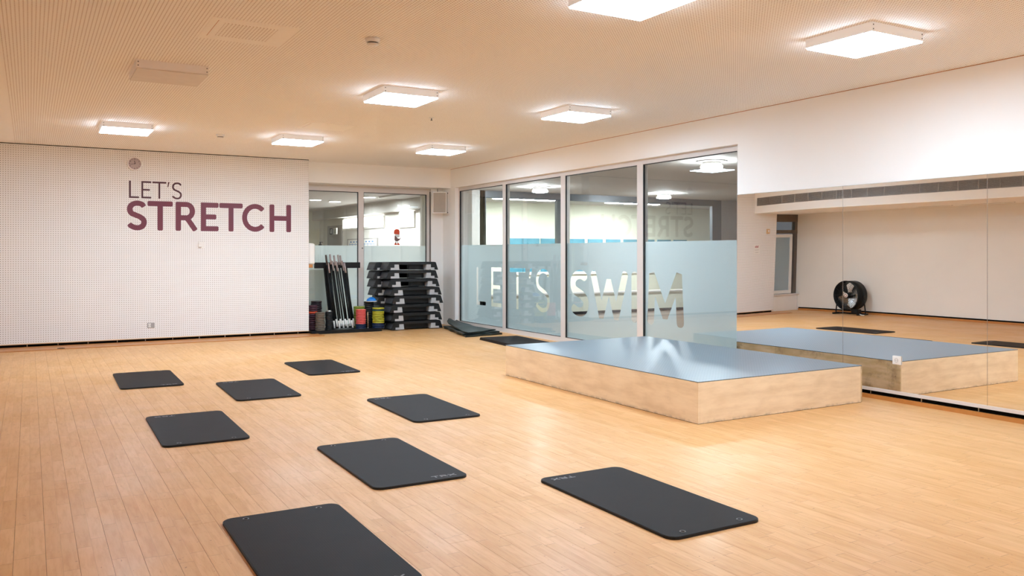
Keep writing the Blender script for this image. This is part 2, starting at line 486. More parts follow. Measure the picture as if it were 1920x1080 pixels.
# --- floor: dark subfloor with wooden boards laid on it
fl = struct('floor', 'subfloor', box(XL, 7.56, Y0, 15.6, -.06, -.018))
BW = .1345
boards = []
i0 = math.floor((XL) / BW)
for i in range(i0, int(7.56 / BW) + 1):
    xa = -.067 + i * BW; xb = xa + BW - .0012
    if xb < XL + .02: continue
    xa = max(xa, XL); xb = min(xb, 7.555)
    if xb - xa < .02: continue
    y = Y0 - random.uniform(0, 2.4)
    while y < 15.58:
        L = random.choice((2.3, 2.7, 3.1)); a, b = max(y, Y0), min(y + L - .0014, 15.58)
        if b - a > .03: boards.append((xa, xb, a, b))
        y += L
F = (math.sin(math.radians(30.01)), math.cos(math.radians(30.01)))
def seen(bd):
    best = 0
    for fx in (0, 1):
        for q in range(6):
            x = bd[fx]; yy = bd[2] + (bd[3] - bd[2]) * q / 5
            for xx in (x, 2 * XM - x):            # directly or in the mirror
                d = xx * F[0] + yy * F[1]; l = xx * F[1] - yy * F[0]
                if d < .5: continue
                u, v = 960 + 1565 * l / d, 475 + 1.45 * 1565 / d
                if -30 < u < 1950 and v < 1110:
                    if xx != x and (u < 1383 or v > 770): continue
                    if 4.9 < x < 7 and 5.4 < yy < 8.6: continue
                    best = max(best, 1000 / d / (1 if xx == x else 3))
    return best
boards.sort(key=lambda b: -seen(b))
for bd in boards[:298]:
    box(bd[0], bd[1], bd[2], bd[3], -.018, 0).build('floor_board', 'floor', fl)
rest = MB()
for bd in boards[298:]: rest.box(bd[0], bd[1], bd[2], bd[3], -.018, 0)
rest.build('floor_boards_beyond', 'floor', fl, kind='stuff')

# --- ceiling
struct('ceiling', 'ceiling', box(-.8, XR, Y0, YH, ZC, ZC + .08))
struct('ceiling_soffit', 'wall', box(XL, -.8, Y0, 15.1, 2.47, ZC + .08))
# --- back wall (perforated)
wb = struct('wall_back', 'perf_wall', MB().box(-1.6, 4.355, YB, 15.45, .055, 2.47).box(-.8, 4.355, YB, 15.45, 2.47, ZC))
bb = struct('baseboard_back', 'gap', box(-1.59, 4.345, YB + .05, 15.4, 0, .055))
box(-1.6, 4.36, YB - .004, YB + .05, .047, .060).build('top_rail', 'pale_wood', bb)
k = MB()
for i in range(14): k.box(-1.3 + i * .42, -1.29 + i * .42, YB + .02, YB + .05, .012, .047)
k.build('spacers', 'steel', bb, kind='stuff')
tr = struct('trim_1', 'border_wood', box(-1.6, 4.47, YB - .56, YB - .005, 0, .011))
box(-1.6, .42, YB - .60, YB - .56, 0, .006).build('edge_strip', 'border_wood', tr)
struct('trim_2', 'gap', box(-.8, 4.355, YB - .006, YB, ZC - .010, ZC))  # dark strip painted for the shadow gap below the ceiling
struct('trim_3', 'border_wood', box(XR - .003, XR, Y0, YH, ZC - .006, ZC))  # brown strip stands for the shadow line along the ceiling edge
# recess behind the wall end
struct('wall_header', 'wall', box(4.355, XR, YH, 15.6, 2.757, ZC + .08))
struct('wall_recess_right', 'wall', box(7.055, XR, 15.5, 15.6, 0, 2.757))
struct('wall_pillar', 'wall', box(XR, 7.7, 14.94, 15.6, 0, 2.757))
# --- right wall
struct('wall_right', 'wall', MB().box(XR, 7.7, 7.29, 15.6, 2.757, ZC + .08).box(XM + .022, 7.7, Y0, 7.29, 0, 2.150).box(XR, 7.7, Y0, 7.29, 2.150, ZC + .08))
br = struct('baseboard_right', 'border_wood', box(7.296, XM + .022, Y0, 7.29, 0, .040))
box(7.325, XM + .022, Y0, 7.29, .040, .078).build('shadow_gap', 'gap', br)
box(7.298, XM + .022, Y0, 7.29, .078, .108).build('mirror_rail', 'frame', br)
k = MB()
for i in range(16): k.box(7.305, 7.325, 7.1 - i * .55, 7.108 - i * .55, .040, .078)
k.build('spacers', 'steel', br, kind='stuff')
# --- left side
struct('wall_left', 'wall_left', box(XL - .15, XL, Y0, 15.3, 0, 2.47))
bl = struct('baseboard_left', 'border_wood', box(XL, XL + .03, Y0, 15.0, 0, .045))
box(XL, XL + .012, Y0, 15.0, .045, .075).build('shadow_gap', 'gap', bl)
struct('wall_front', 'wall', box(XL - .15, 7.7, Y0 - .15, Y0, 0, ZC + .08))

# --- window 2: recess at the far left, seen in the mirror
w2 = thing('window_2', 'x', 'x'); del w2['label'], w2['category']; w2['kind'] = 'structure'
MB().box(XL, -1.6, 15.1, 15.22, 2.28, 2.47).box(XL, -1.6, 15.1, 15.18, 1.98, 2.07).box(XL, XL + .10, 15.105, 15.2, .43, 1.98).box(-1.66, -1.6, 15.105, 15.2, .43, 1.98).box(XL, XL + .10, 15.105, 15.2, 2.07, 2.28).box(-1.66, -1.6, 15.105, 15.2, 2.07, 2.28).build('frame', 'brown_frame', w2)
box(XL + .1, -1.66, 15.13, 15.14, 2.07, 2.28).build('transom_pane', 'glass_far', w2)
d = MB().box(XL + .16, XL + .24, 15.12, 15.18, .44, 1.96).box(-1.76, -1.67, 15.12, 15.18, .44, 1.96).box(XL + .24, -1.76, 15.12, 15.18, 1.88, 1.96).box(XL + .24, -1.76, 15.12, 15.18, .44, .52).build('sash', 'plastic_white', w2)
box(XL + .24, -1.76, 15.145, 15.155, .52, 1.88).build('pane', 'frost', d)
box(XL + .02, -1.6, 15.04, 15.25, 0, .40).build('parapet', 'plastic_white', w2)
box(XL, -1.6, 15.0, 15.25, .40, .43).build('ledge', 'frame', w2)
struct('wall_outside_left', 'cream', box(-4, -1.0, 17.5, 17.6, 0, 3))

# --- window 1: the glazed side partition with frosted film
w1 = thing('window_1', 'x', 'x'); del w1['label'], w1['category']; w1['kind'] = 'structure'
posts = [(14.90, 14.94), (13.045, 13.155), (11.115, 11.245), (9.165, 9.295), (7.295, 7.372)]
for a, b in posts: box(XG, XG + .09, a, b, .105, 2.69).build('post', 'frame', w1)
box(XG, XG + .09, 7.295, 14.94, 2.69, 2.757).build('head_rail', 'frame', w1)
box(XG, XG + .12, 7.295, 14.94, .03, .105).build('sill_rail', 'frame', w1)
box(7.345, XG + .12, 7.295, 14.94, 0, .03).build('base_strip', 'pale_wood', w1)
XP = XG + .030
panes = [(13.155, 14.90), (11.245, 13.045), (9.295, 11.115), (7.372, 9.165)]
# letters cut out of the film, in (y, z)
ZT, ZL = 1.190, .465
LET = {0: [("L", 14.25, 13.87), ("E", 13.66, 13.27)], 1: [("T", 12.97, 12.42), ("'", 12.31, 12.20), ("S", 12.09, 11.63)],
       2: [("S", 11.05, 10.52), ("W", 10.47, 9.56), ("I", 9.475, 9.335)], 3: [("M", 9.12, 8.37)]}
def cut_poly(ch, ya, yb, wst):
    W_ = ya - yb; x0 = 0; x1 = W_
    if ch == 'E':
        h = wst; mz = (ZL + ZT) / 2; P = [(0, ZL), (x1, ZL), (x1, ZL + h), (h, ZL + h), (h, mz - h / 2), (x1 * .86, mz - h / 2), (x1 * .86, mz + h / 2), (h, mz + h / 2), (h, ZT - h), (x1, ZT - h), (x1, ZT), (0, ZT)]
    elif ch == 'T':
        h = wst; m_ = x1 / 2; P = [(0, ZT), (0, ZT - h), (m_ - h / 2, ZT - h), (m_ - h / 2, ZL), (m_ + h / 2, ZL), (m_ + h / 2, ZT - h), (x1, ZT - h), (x1, ZT)]
    elif ch == "'":
        P = [(x1 * .45, ZT), (x1, ZT), (x1 * .5, ZT - .17), (0, ZT - .17)]
    elif ch == 'I':
        P = outline([(x1 / 2, ZL), (x1 / 2, ZT)], x1, .42)
    else:
        P = glyph_polys(ch, 0, x1, ZL, ZT, wst, .42)[0]
    return [(ya - u, v) for u, v in P]
for i, (a, b) in enumerate(panes):
    g = box(XP, XP + .010, a, b, .105, 2.69).build('pane', 'glass', w1)
    gk = MB()
    for q in ((a, a + .008, .105, 2.69), (b - .010, b, .105, 2.69), (a, b, 2.682, 2.69), (a, b, .105, .113)):
        gk.box(XG + .006, XP - .001, q[0], q[1], q[2], q[3])
    gk.build('gasket', 'gasket', w1)
    outer = [(a, .113), (b, .113), (b, 1.612), (a, 1.612)]
    holes = [cut_poly(c, ya, yb, .072 if i < 2 else .142) for c, ya, yb in LET[i]]
    loops = [outer] + holes
    flat = [p for L in loops for p in L]
    tris = tessellate_polygon([[Vector((p[0], p[1], 0)) for p in L] for L in loops])
    me = bpy.data.meshes.new('frosted_film')
    me.from_pydata([(XP + .013, p[0], p[1]) for p in flat], [], [tuple(t) for t in tris]); me.materials.append(M['frost'])
    link('frosted_film', me, g)

# --- window 3: glazing behind the equipment
w3 = thing('window_3', 'x', 'x'); del w3['label'], w3['category']; w3['kind'] = 'structure'
for a, b in ((4.355, 4.42), (5.522, 5.63), (6.965, 7.03)): box(a, b, YG, YG + .08, .08, 2.64).build('post', 'frame', w3)
box(4.355, 7.03, YG, YG + .08, 2.64, 2.757).build('head_rail', 'frame', w3)
box(4.355, 7.03, YG, YG + .08, 0, .08).build('sill_rail', 'frame', w3)
box(7.032, 7.053, YG - .01, YG + .02, 0, 2.70).build('side_gap', 'brown_frame', w3)
for a, b in ((4.42, 5.522), (5.63, 6.965)):
    g = box(a, b, YG + .03, YG + .04, .08, 2.64).build('pane', 'glass_far', w3)
    gk = MB()
    for q in ((a, a + .008, .08, 2.64), (b - .014, b, .08, 2.64), (a, b, 2.628, 2.64)): gk.box(q[0], q[1], YG + .008, YG + .028, q[2], q[3])
    gk.build('gasket', 'gasket', w3)
    f = MB(); f.b.faces.new([f.b.verts.new(v) for v in ((a, YG + .045, .08), (b, YG + .045, .08), (b, YG + .045, 1.60), (a, YG + .045, 1.60))])
    f.build('frosted_film', 'frost_b', g)
lk = MB().lathe([(.014, 0), (.014, .012), (.006, .014)], 12, 'y').build('lock', 'steel', w3, loc=(5.60, YG - .014, 1.55))

# --- hall behind the back glazing
struct('floor_hall', 'tile', box(2.0, 8.7, 15.6, 28.5, -.08, -.005))
struct('ceiling_hall', 'grey_ceil', box(2.0, 8.75, 15.6, 28.5, 2.9, 2.98))
struct('wall_hall_left', 'cream', box(1.9, 2.0, 15.6, 28.5, 0, 2.95))
struct('wall_hall_end', 'cream', box(1.9, 8.8, 28.4, 28.5, 0, 2.95))
wh = struct('wall_hall_right', 'plastic_white', box(8.70, 8.78, 16.5, 28.5, 0, 2.9))
box(8.45, 8.70, 16.7, 28.4, 2.58, 2.9).build('bulkhead', 'grey_ceil', wh)
struct('wall_hall_near', 'plastic_white', box(7.30, 8.78, 16.5, 16.6, 0, 2.9))
struct('wall_hall_join', 'plastic_white', box(7.62, 7.70, 15.6, 16.5, 0, 2.9))
for n_, (a, b, c, e) in enumerate(((20.15, 21.1, 2.2, 2.56), (22.3, 25.8, 2.24, 2.52))):
    wn_ = thing('window_%d' % (4 + n_), 'x', 'x'); del wn_['label'], wn_['category']; wn_['kind'] = 'structure'
    MB().box(8.66, 8.70, a - .06, a, c - .06, e).box(8.66, 8.70, b, b + .06, c - .06, e).box(8.66, 8.70, a, b, c - .06, c).build('frame', 'plastic_white', wn_)
    box(8.68, 8.70, a, b, c, e).build('pane', 'white_bright', wn_)
struct('door_1', 'grey_wall', box(8.66, 8.70, 25.9, 27.4, 0, 2.36))
struct('door_2', 'grey_wall', box(7.2, 8.3, 28.36, 28.4, 0, 1.95))

# --- pool corridor behind the side glazing
struct('floor_pool', 'tile', box(7.72, 19.5, 2.0, 20.2, -.08, -.005))
struct('ceiling_pool', 'grey_ceil', box(7.72, 19.5, 2.0, 20.2, 2.86, 2.95))
struct('wall_pool_end', 'cream', box(8.8, 19.5, 20.0, 20.1, 0, 2.86))
struct('wall_pool_near', 'grey_wall', box(7.7, 19.5, 2.0, 2.1, 0, 2.86))
struct('wall_pool_far', 'grey_wall', MB().box(15.98, 19.5, 16.5, 16.6, 0, 2.86).box(19.4, 19.5, 2.1, 16.5, 0, 2.86))
struct('wall_pool_corner', 'grey_wall', box(8.78, 8.84, 16.5, 20.0, 0, 2.86))
w6 = thing('window_6', 'x', 'x'); del w6['label'], w6['category']; w6['kind'] = 'structure'
for a, b in ((8.78, 8.86), (10.76, 10.90), (13.3, 13.36), (15.66, 15.98)): box(a, b, 16.5, 16.6, 0, 2.70).build('post', 'dark_frame', w6)
box(8.78, 15.98, 16.5, 16.6, 2.70, 2.86).build('head_beam', 'dark_frame', w6)
box(8.86, 15.66, 16.5, 16.6, .06, .52).build('parapet', 'cream', w6)
box(8.86, 15.66, 16.46, 16.5, .48, .52).build('ledge', 'plastic_white', w6)
box(8.86, 15.66, 16.49, 16.6, 0, .06).build('plinth', 'gasket', w6)
w7 = thing('window_7', 'x', 'x'); del w7['label'], w7['category']; w7['kind'] = 'structure'
xs = [11.35, 11.9, 12.48, 13.45, 14.1, 14.75, 15.4, 16.05, 16.7, 17.35]
box(11.2, 18.0, 19.96, 20.0, .85, .93).build('rail', 'plastic_white', w7)
for x in xs: box(x, x + .53, 19.97, 20.0, .93, 1.87).build('pane', 'blue_glass', w7)

# ================================================================== LIGHTS (lamps of the rooms, some of them added)
def ceiling_light(x, y, label, lit=True):
    t = thing('ceiling_light', label, 'ceiling light', (x, y, 3.067), 0, 'square ceiling lights')
    h = .30; H = MB()
    H.box(-h, h, -h, -h + .012, 0, .07).box(-h, h, h - .012, h, 0, .07).box(-h, -h + .012, -h + .012, h - .012, 0, .07).box(h - .012, h, -h + .012, h - .012, 0, .07)
    H.build('housing', 'lamp_side_glow' if lit else 'lamp_body', t)
    box(-h + .006, h - .006, -h + .006, h - .006, -.011, -.0005).build('diffuser', 'lamp' if lit else 'lamp_off', t)  # glowing edge set below the housing, added to spread light sideways
    box(-h + .012, h - .012, -h + .012, h - .012, .05, .07).build('back_plate', 'lamp_body', t)
    sc = MB()
    for sx in (-1, 1):
        for z in (.018, .05):
            sc.lathe([(.003, 0), (.003, .002)], 8, 'y', (sx * .285, h - .001, z), False)
            sc.lathe([(.005, 0), (.005, .003)], 8, 'y', (sx * .285, -h - .002, z), False)
    sc.build('screws', 'dark_metal', t, kind='stuff')
ceiling_light(1.10, 12.11, 'lit square ceiling light above the clock at the far left')
ceiling_light(3.38, 12.11, 'lit square ceiling light, middle of the far row by the back wall')
ceiling_light(5.68, 12.11, 'lit square ceiling light in the far corner above the step stack')
ceiling_light(1.10, 8.20, 'unlit square ceiling light, the only one switched off', False)
ceiling_light(3.38, 8.20, 'lit square ceiling light in the centre of the room, beside the unlit one')
ceiling_light(5.61, 8.20, 'lit square ceiling light above the wooden stage near the glass partition')
ceiling_light(5.60, 4.245, 'lit square ceiling light at the upper right, nearest the mirrored wall')
ceiling_light(3.36, 4.26, 'large-looking lit ceiling light cut off by the top edge of the picture')
ceiling_light(5.60, .30, 'lit ceiling light behind the viewer on the mirror side')
ceiling_light(3.36, .30, 'unlit ceiling light behind the viewer in the middle of the room', False)
def round_lamp(x, y, label, m='lamp_round', r=.16, z=2.86):
    t = thing('round_ceiling_lamp', label, 'ceiling lamp', (x, y, z), 0, 'round lamps beyond the glass')
    MB().lathe([(r * 1.5, 0), (r * 1.5, -.012), (r * .9, -.02)], 28).build('mounting_disc', 'grey_wall', t)
    MB().lathe([(r * .9, -.02), (r * .95, -.08)], 28).build('collar', 'lamp_body', t)
    MB().lathe([(r * 1.02, -.08), (r * 1.02, -.11), (r * .6, -.125), (.001, -.13)], 28).build('shade', m, t)
round_lamp(9.0, 9.5, 'round lamp on the grey ceiling beyond the right-hand glass pane')
round_lamp(9.35, 15.0, 'round lamp on the grey ceiling beyond the second glass pane')
round_lamp(12.9, 15.2, 'farther round lamp beyond the right-hand glass pane above the mirrored lettering')
round_lamp(12.6, 9.5, 'added round lamp deep in the pool corridor, hidden by the wall')  # out of view, added for more light in the pool corridor
for x, y, lb in ((11.0, 18.4, 'left'), (14.5, 18.4, 'right')):
    t = thing('added_linear_lamp', 'added long white lamp lighting the cream pool wall, the %s one of the pair' % lb, 'lamp', (x, y, 2.82))  # added to light the space beyond the pool partition
    box(-.9, .9, -.12, .12, .01, .04).build('housing', 'lamp_body', t)
    box(-.88, .88, -.10, .10, 0, .01).build('diffuser', 'pool_added_lamp', t)
def down(x, y, label):
    t = thing('downlight', label, 'downlight', (x, y, 2.9), 0, 'downlights in the hall')
    MB().ring([(.15, 0), (.17, 0), (.17, -.02), (.15, -.02)], 20).build('rim', 'lamp_body', t)
    MB().lathe([(.15, -.004), (.001, -.012)], 20).build('lens', 'hall_lamp', t)
down(6.65, 22.1, 'left-most oval downlight in the hall behind the back glass')
down(7.35, 22.6, 'second downlight in the hall, just right of the left-most')
down(7.55, 20.4, 'downlight in the hall by the centre post of the back glass')
down(7.75, 18.4, 'right-hand downlight in the hall behind the back glass')
down(5.0, 18.0, 'downlight in the near part of the hall ceiling')

# ================================================================== MIRRORS
def mirror_panel(ya, yb, label, twist=0.0):
    t = thing('mirror_panel', label, 'mirror', (XM, (ya + yb) / 2, .108), 0, 'tall mirror panels')
    b = MB(); n = 12; Z0, Z1 = 0, 2.040; vs = []
    for i in range(n + 1):
        for j in range(n + 1):
            y = (yb - ya) * (i / n - .5); z = Z0 + (Z1 - Z0) * j / n
            s = max(0, (i / n)); vs.append(b.b.verts.new((twist * s * s * (1.2 - z), y, z)))
    for i in range(n):
        for j in range(n):
            f = b.b.faces.new((vs[i * (n + 1) + j], vs[i * (n + 1) + j + 1], vs[(i + 1) * (n + 1) + j + 1], vs[(i + 1) * (n + 1) + j])); f.smooth = True
    b.build('silvered_face', 'mirror', t)
    box(.006, .014, -(yb - ya) / 2, (yb - ya) / 2, Z0, Z1).build('backing', 'dark_metal', t)
    h = (yb - ya) / 2
    MB().box(-.0005, .006, -h - .003, -h, Z0, Z1).box(-.0005, .006, h, h + .001, Z0, Z1).box(-.0005, .006, -h, h, Z1, Z1 + .002).build('edge', 'steel', t)
mirror_panel(5.790, 7.288, 'left-most tall mirror panel, next to the frosted glass', -.004)
mirror_panel(4.280, 5.786, 'middle tall mirror panel with a wall socket on it')
mirror_panel(2.770, 4.276, 'right-hand mirror panel cut off by the right edge of the picture')
mirror_panel(1.260, 2.766, 'mirror panel beyond the right edge of the picture')

# ================================================================== STAGE
st = thing('stage_platform', 'low wooden stage box with a blue-grey studded rubber top, by the mirrors', 'stage', (4.904, 5.336, 0))
SX, SY, SH = 2.114, 3.302, .359
box(0, .018, 0, SY, .004, SH - .006).build('side_board', 'stage_side', st)
box(.019, SX - .019, 0, .018, .004, SH - .006).build('front_board', 'stage_side', st)
box(SX - .018, SX, 0, SY, .004, SH - .006).build('mirror_side_board', 'stage_side_worn', st, label='stained and scuffed plywood side facing the mirror')
box(.019, SX - .019, SY - .018, SY, .004, SH - .006).build('rear_board', 'stage_side', st)
fr = MB()
for x in (.5, 1.05, 1.6): fr.box(x, x + .04, .03, SY - .03, .02, SH - .03)
fr.build('joists', 'pale_wood', st)
box(.001, SX - .001, .001, SY - .001, SH - .006, SH - .003).build('edge_line', 'dark_metal', st)
box(0, SX, 0, SY, SH - .003, SH + .001).build('rubber_top', 'stage_top', st)
box(.004, SX - .004, .004, SY - .004, 0, .004).build('base_skids', 'gap', st)

# ================================================================== EXERCISE MATS
MW, ML, MT = .640, 1.292, .015
def rrect(w_, l_, r, n=6):
    P = []
    for cx, cy, a0 in ((w_ / 2 - r, l_ / 2 - r, 0), (-w_ / 2 + r, l_ / 2 - r, 90), (-w_ / 2 + r, -l_ / 2 + r, 180), (w_ / 2 - r, -l_ / 2 + r, 270)):
        for i in range(n + 1):
            a = math.radians(a0 + 90 * i / n); P.append((cx + r * math.cos(a), cy + r * math.sin(a)))
    return P
def make_mat(label):
    t = thing('exercise_mat', label, 'exercise mat', group='black exercise mats laid out on the floor')
    MB().prism(rrect(MW, ML, .062), lambda u, v, z: (u, v, z), 0, MT - .002).build('mat_edge', 'mat_edge', t)
    MB().prism(rrect(MW - .006, ML - .006, .060), lambda u, v, z: (u, v, z), MT - .002, MT).build('mat_surface', 'mat', t)
    for x in (-.20, .20):
        e = MB().ring([(.011, MT), (.017, MT), (.016, MT + .002), (.012, MT + .002)], 20, 'z', (x, ML / 2 - .055, 0)).build('eyelet', 'eyelet', t)
        MB().lathe([(.011, MT), (.011, MT + .0008)], 16, 'z', (x, ML / 2 - .055, 0), False).build('eyelet_hole', 'gap', e)
    lg = MB(); x = .085
    for c in 'TRX':
        for P in glyph_polys(c, x, x + .050, -ML / 2 + .050, -ML / 2 + .090, .010, .1):
            lg.prism(P, lambda u, v, z: (u, v, z), MT, MT + .0006)
        x += .058
    lg.build('printed_logo', 'print', t)
    return t
m0 = make_mat('')
first = True
for x, y, a, lb in (
    (1.165, 10.385, -1.04, 'black exercise mat farthest back on the left, nearest the lettered wall'),
    (2.091, 9.047, -1.35 + 180, 'black exercise mat in the middle column, farther of its two'),
    (3.200, 10.385, -1.4, 'small-looking black exercise mat farthest back, nearest the pole rack'),
    (1.187, 7.313, -.9 + 180, 'black exercise mat in the middle of the left column, eyelets at its near end'),
    (3.178, 7.214, -1.05 + 180, 'black exercise mat in the middle of the right column, left of the stage'),
    (2.152, 5.465, -.6, 'black exercise mat in the centre foreground, eyelets at its far end, logo near'),
    (1.205, 4.035, -.6, 'nearest black exercise mat, cut off by the bottom edge of the picture'),
    (3.119, 3.880, -.2 + 180, 'black exercise mat in the right foreground with eyelets at its near end')):
    o = m0 if first else copy_tree(m0)
    first = False
    o.location = (x, y, 0); o.rotation_euler = (0, 0, math.radians(a)); o['label'] = lb

# ================================================================== WALL LETTERING, CLOCK, FITTINGS
def wall_letters(word, spans, z0, z1, wst, m, label, name):
    t = thing(name, label, 'lettering', (0, YB, 0))
    for ch, (a, b) in zip(word, spans):
        q = MB()
        if ch == "'":
            q.prism([(a + .012, z1), (b, z1), (b - .020, z1 - .085), (a, z1 - .085)][::-1], lambda u, v, s: (u, s, v), -.003, 0)
        else:
            for i, P in enumerate(glyph_polys(ch, a, b, z0, z1, wst, .25, raw=True)):
                ribbon_prism(q, P, wst, .25, lambda u, v, s, i=i: (u, s - .00008 * i, v), -.003, -.0005)
        q.build('letter', m, t)
    return t
wall_letters("LET'S", [(1.397, 1.546), (1.581, 1.732), (1.747, 1.962), (1.978, 2.012), (2.044, 2.208)], 2.352, 2.634, .028, 'purple_dark', "thin dark maroon letters LET'S on the perforated wall", 'thin_lettering')
wall_letters("STRETCH", [(1.354, 1.670), (1.674, 2.062), (2.106, 2.449), (2.506, 2.793), (2.806, 3.194), (3.185, 3.590), (3.655, 4.034)], 1.828, 2.312, .084, 'purple', 'bold purple letters STRETCH on the perforated wall', 'bold_lettering')

ck = thing('wall_clock', 'round silver wall clock high on the perforated wall above the lettering', 'clock', (1.480, YB, 2.910))
R = .112
MB().ring([(R - .018, 0), (R, 0), (R + .002, -.03), (R - .006, -.042), (R - .016, -.036), (R - .018, -.02)], 40, 'y').build('rim', 'lamp_body', ck)
MB().lathe([(R - .017, -.002), (R - .017, -.012)], 40, 'y', (0, 0, 0), False).build('dial', 'clock_face', ck)
nm = MB()
for i in range(1, 13):
    a = math.radians(90 - 30 * i); cx, cz = .077 * math.cos(a), .077 * math.sin(a); s_ = str(i); wd = .008
    x = cx - (len(s_) * (wd + .003)) / 2
    for c in s_:
        for st_ in GLYPH[c]:
            nm.prism(outline([(x + wd * u, cz - .007 + .014 * v) for u, v in st_], .003, .1), lambda u, v, s: (u, s, v), -.0135, -.012)
        x += wd + .003
nm.build('numerals', 'dark_metal', ck, kind='stuff')
MB().prism(outline([(.01, 0), (-.005, .048)], .008, .2), lambda u, v, s: (u, s, v), -.018, -.016).build('hour_hand', 'gasket', ck)
MB().prism(outline([(.012, .003), (-.068, -.014)], .005, .2), lambda u, v, s: (u, s, v), -.021, -.019).build('minute_hand', 'gasket', ck)
MB().lathe([(.007, -.012), (.007, -.024), (.002, -.026)], 12, 'y').build('hub', 'gasket', ck)

th = thing('wall_control', 'small cream control box on the perforated wall below the bold lettering', 'wall control', (2.51, YB, 1.595))
box(-.055, .055, -.004, 0, -.055, .055).build('plate', 'plastic_white', th)
MB().box(-.045, .005, -.03, -.004, -.045, .045).bevel(.003).build('body', 'plastic_white', th)
box(-.04, .0, -.0315, -.03, -.042, -.034).build('slot', 'plastic_grey', th)

def socket(loc, rz, label, name='wall_socket', s=.055):
    t = thing(name, label, 'socket', loc, rz)
    MB().box(-s, s, -.008, 0, -.042, .042).bevel(.003).build('plate', 'plastic_grey' if s > .05 else 'plastic_white', t)
    MB().box(-s + .012, -.002 if s > .05 else s - .012, -.012, -.008, -.032, .032).build('insert', 'plastic_white', t)
    MB().ring([(.017, -.0122), (.020, -.0122), (.020, -.014), (.017, -.014)], 18, 'y', ((-.022 if s > .05 else 0), 0, 0)).build('outlet_ring', 'plastic_grey', t)
    pn = MB()
    for x in (-.007, .007): pn.lathe([(.0028, -.0122), (.0028, -.0130)], 8, 'y', ((-.022 if s > .05 else 0) + x, 0, 0), False)
    pn.build('pin_holes', 'gap', t)
socket((1.726, YB, .266), 0, 'double grey socket plate low on the perforated wall')
socket((XM - .003, 5.16, .410), -PI / 2, 'white socket mounted low on the middle mirror panel', s=.046)

sw = thing('switch_box', 'small beige switch box on the perforated wall left of the picture, seen in the mirror', 'switch', (-1.29, YB, 2.03))
MB().box(-.05, .05, -.03, 0, -.06, .06).bevel(.004).build('box', 'pale_wood', sw)
MB().box(-.02, .02, -.036, -.03, -.02, .03).build('rocker', 'plastic_white', sw)
nt = thing('wall_notice', 'small white notice with red print on the perforated wall, seen in the mirror', 'notice', (-.93, YB, 1.60))
box(-.10, .10, -.003, 0, -.13, .11).build('sheet', 'plastic_white', nt)
r_ = MB()
for i, x in enumerate((-.05, -.02, .01, .04)): r_.box(x, x + .02, -.004, -.003, .03, .07 if i % 2 else .085)
r_.build('red_print', mat('red_ink', 'a8424a', .6), nt)
r_ = MB().box(-.07, .07, -.004, -.003, -.03, -.022).box(-.06, .05, -.004, -.003, -.09, -.083)
r_.build('grey_print', 'plastic_grey', nt)

fb = thing('floor_socket', 'small dark metal plate set in the wooden border at the foot of the wall', 'floor plate', (.41, 14.36, .011))
box(-.05, .05, -.05, .04, 0, .005).build('plate', 'dark_metal', fb)
box(-.03, .03, -.03, .02, .005, .008).build('flap', 'gasket', fb)

# ceiling devices
def detector(x, y, label):
    t = thing('smoke_detector', label, 'smoke detector', (x, y, ZC), 0, 'smoke detectors')
    MB().lathe([(.058, 0), (.058, -.012), (.053, -.03), (.048, -.034)], 28).build('base', 'plastic_white', t)
    MB().lathe([(.040, -.034), (.038, -.042)], 24).build('sensor_gap', 'dark_metal', t)
    MB().lathe([(.046, -.042), (.042, -.052), (.02, -.056), (.001, -.056)], 24).build('cap', 'plastic_white', t)
detector(2.33, 6.22, 'white smoke detector on the near part of the ceiling')
detector(2.34, 12.32, 'white smoke detector on the far part of the ceiling, between two lights')
sp = thing('sprinkler_head', 'tiny sprinkler head on the ceiling behind the centre light', 'sprinkler', (4.33, 9.50, ZC))
MB().lathe([(.035, 0), (.035, -.004), (.012, -.006)], 20).build('escutcheon', 'plastic_white', sp)
MB().tube([(0, 0, -.005), (0, 0, -.03)], .006, 8).build('nozzle', 'dark_metal', sp)
MB().lathe([(.014, -.03), (.014, -.033)], 12).build('deflector', 'dark_metal', sp)
def hatch(x0, x1, y0, y1, label, perf=True):
    t = thing('ceiling_hatch', label, 'ceiling hatch', ((x0 + x1) / 2, (y0 + y1) / 2, ZC)); a, b = (x1 - x0) / 2, (y1 - y0) / 2
    box(-a, a, -b, b, -.003, 0).build('panel', 'ceil_plain', t)
    if perf: box(-a * .66, a * .56, -b * .62, b * .62, -.0045, -.003).build('perforated_field', 'hatch_perf', t)
    box(-a * .84, -a * .825, -b * .8, b * .7, -.0036, -.003).build('seam', 'border_wood', t)
hatch(1.13, 1.76, 6.21, 6.86, 'plain ceiling hatch with a perforated field, near the upper left')
hatch(3.10, 3.75, 10.6, 11.15, 'faint plain ceiling hatch near the far middle light', False)

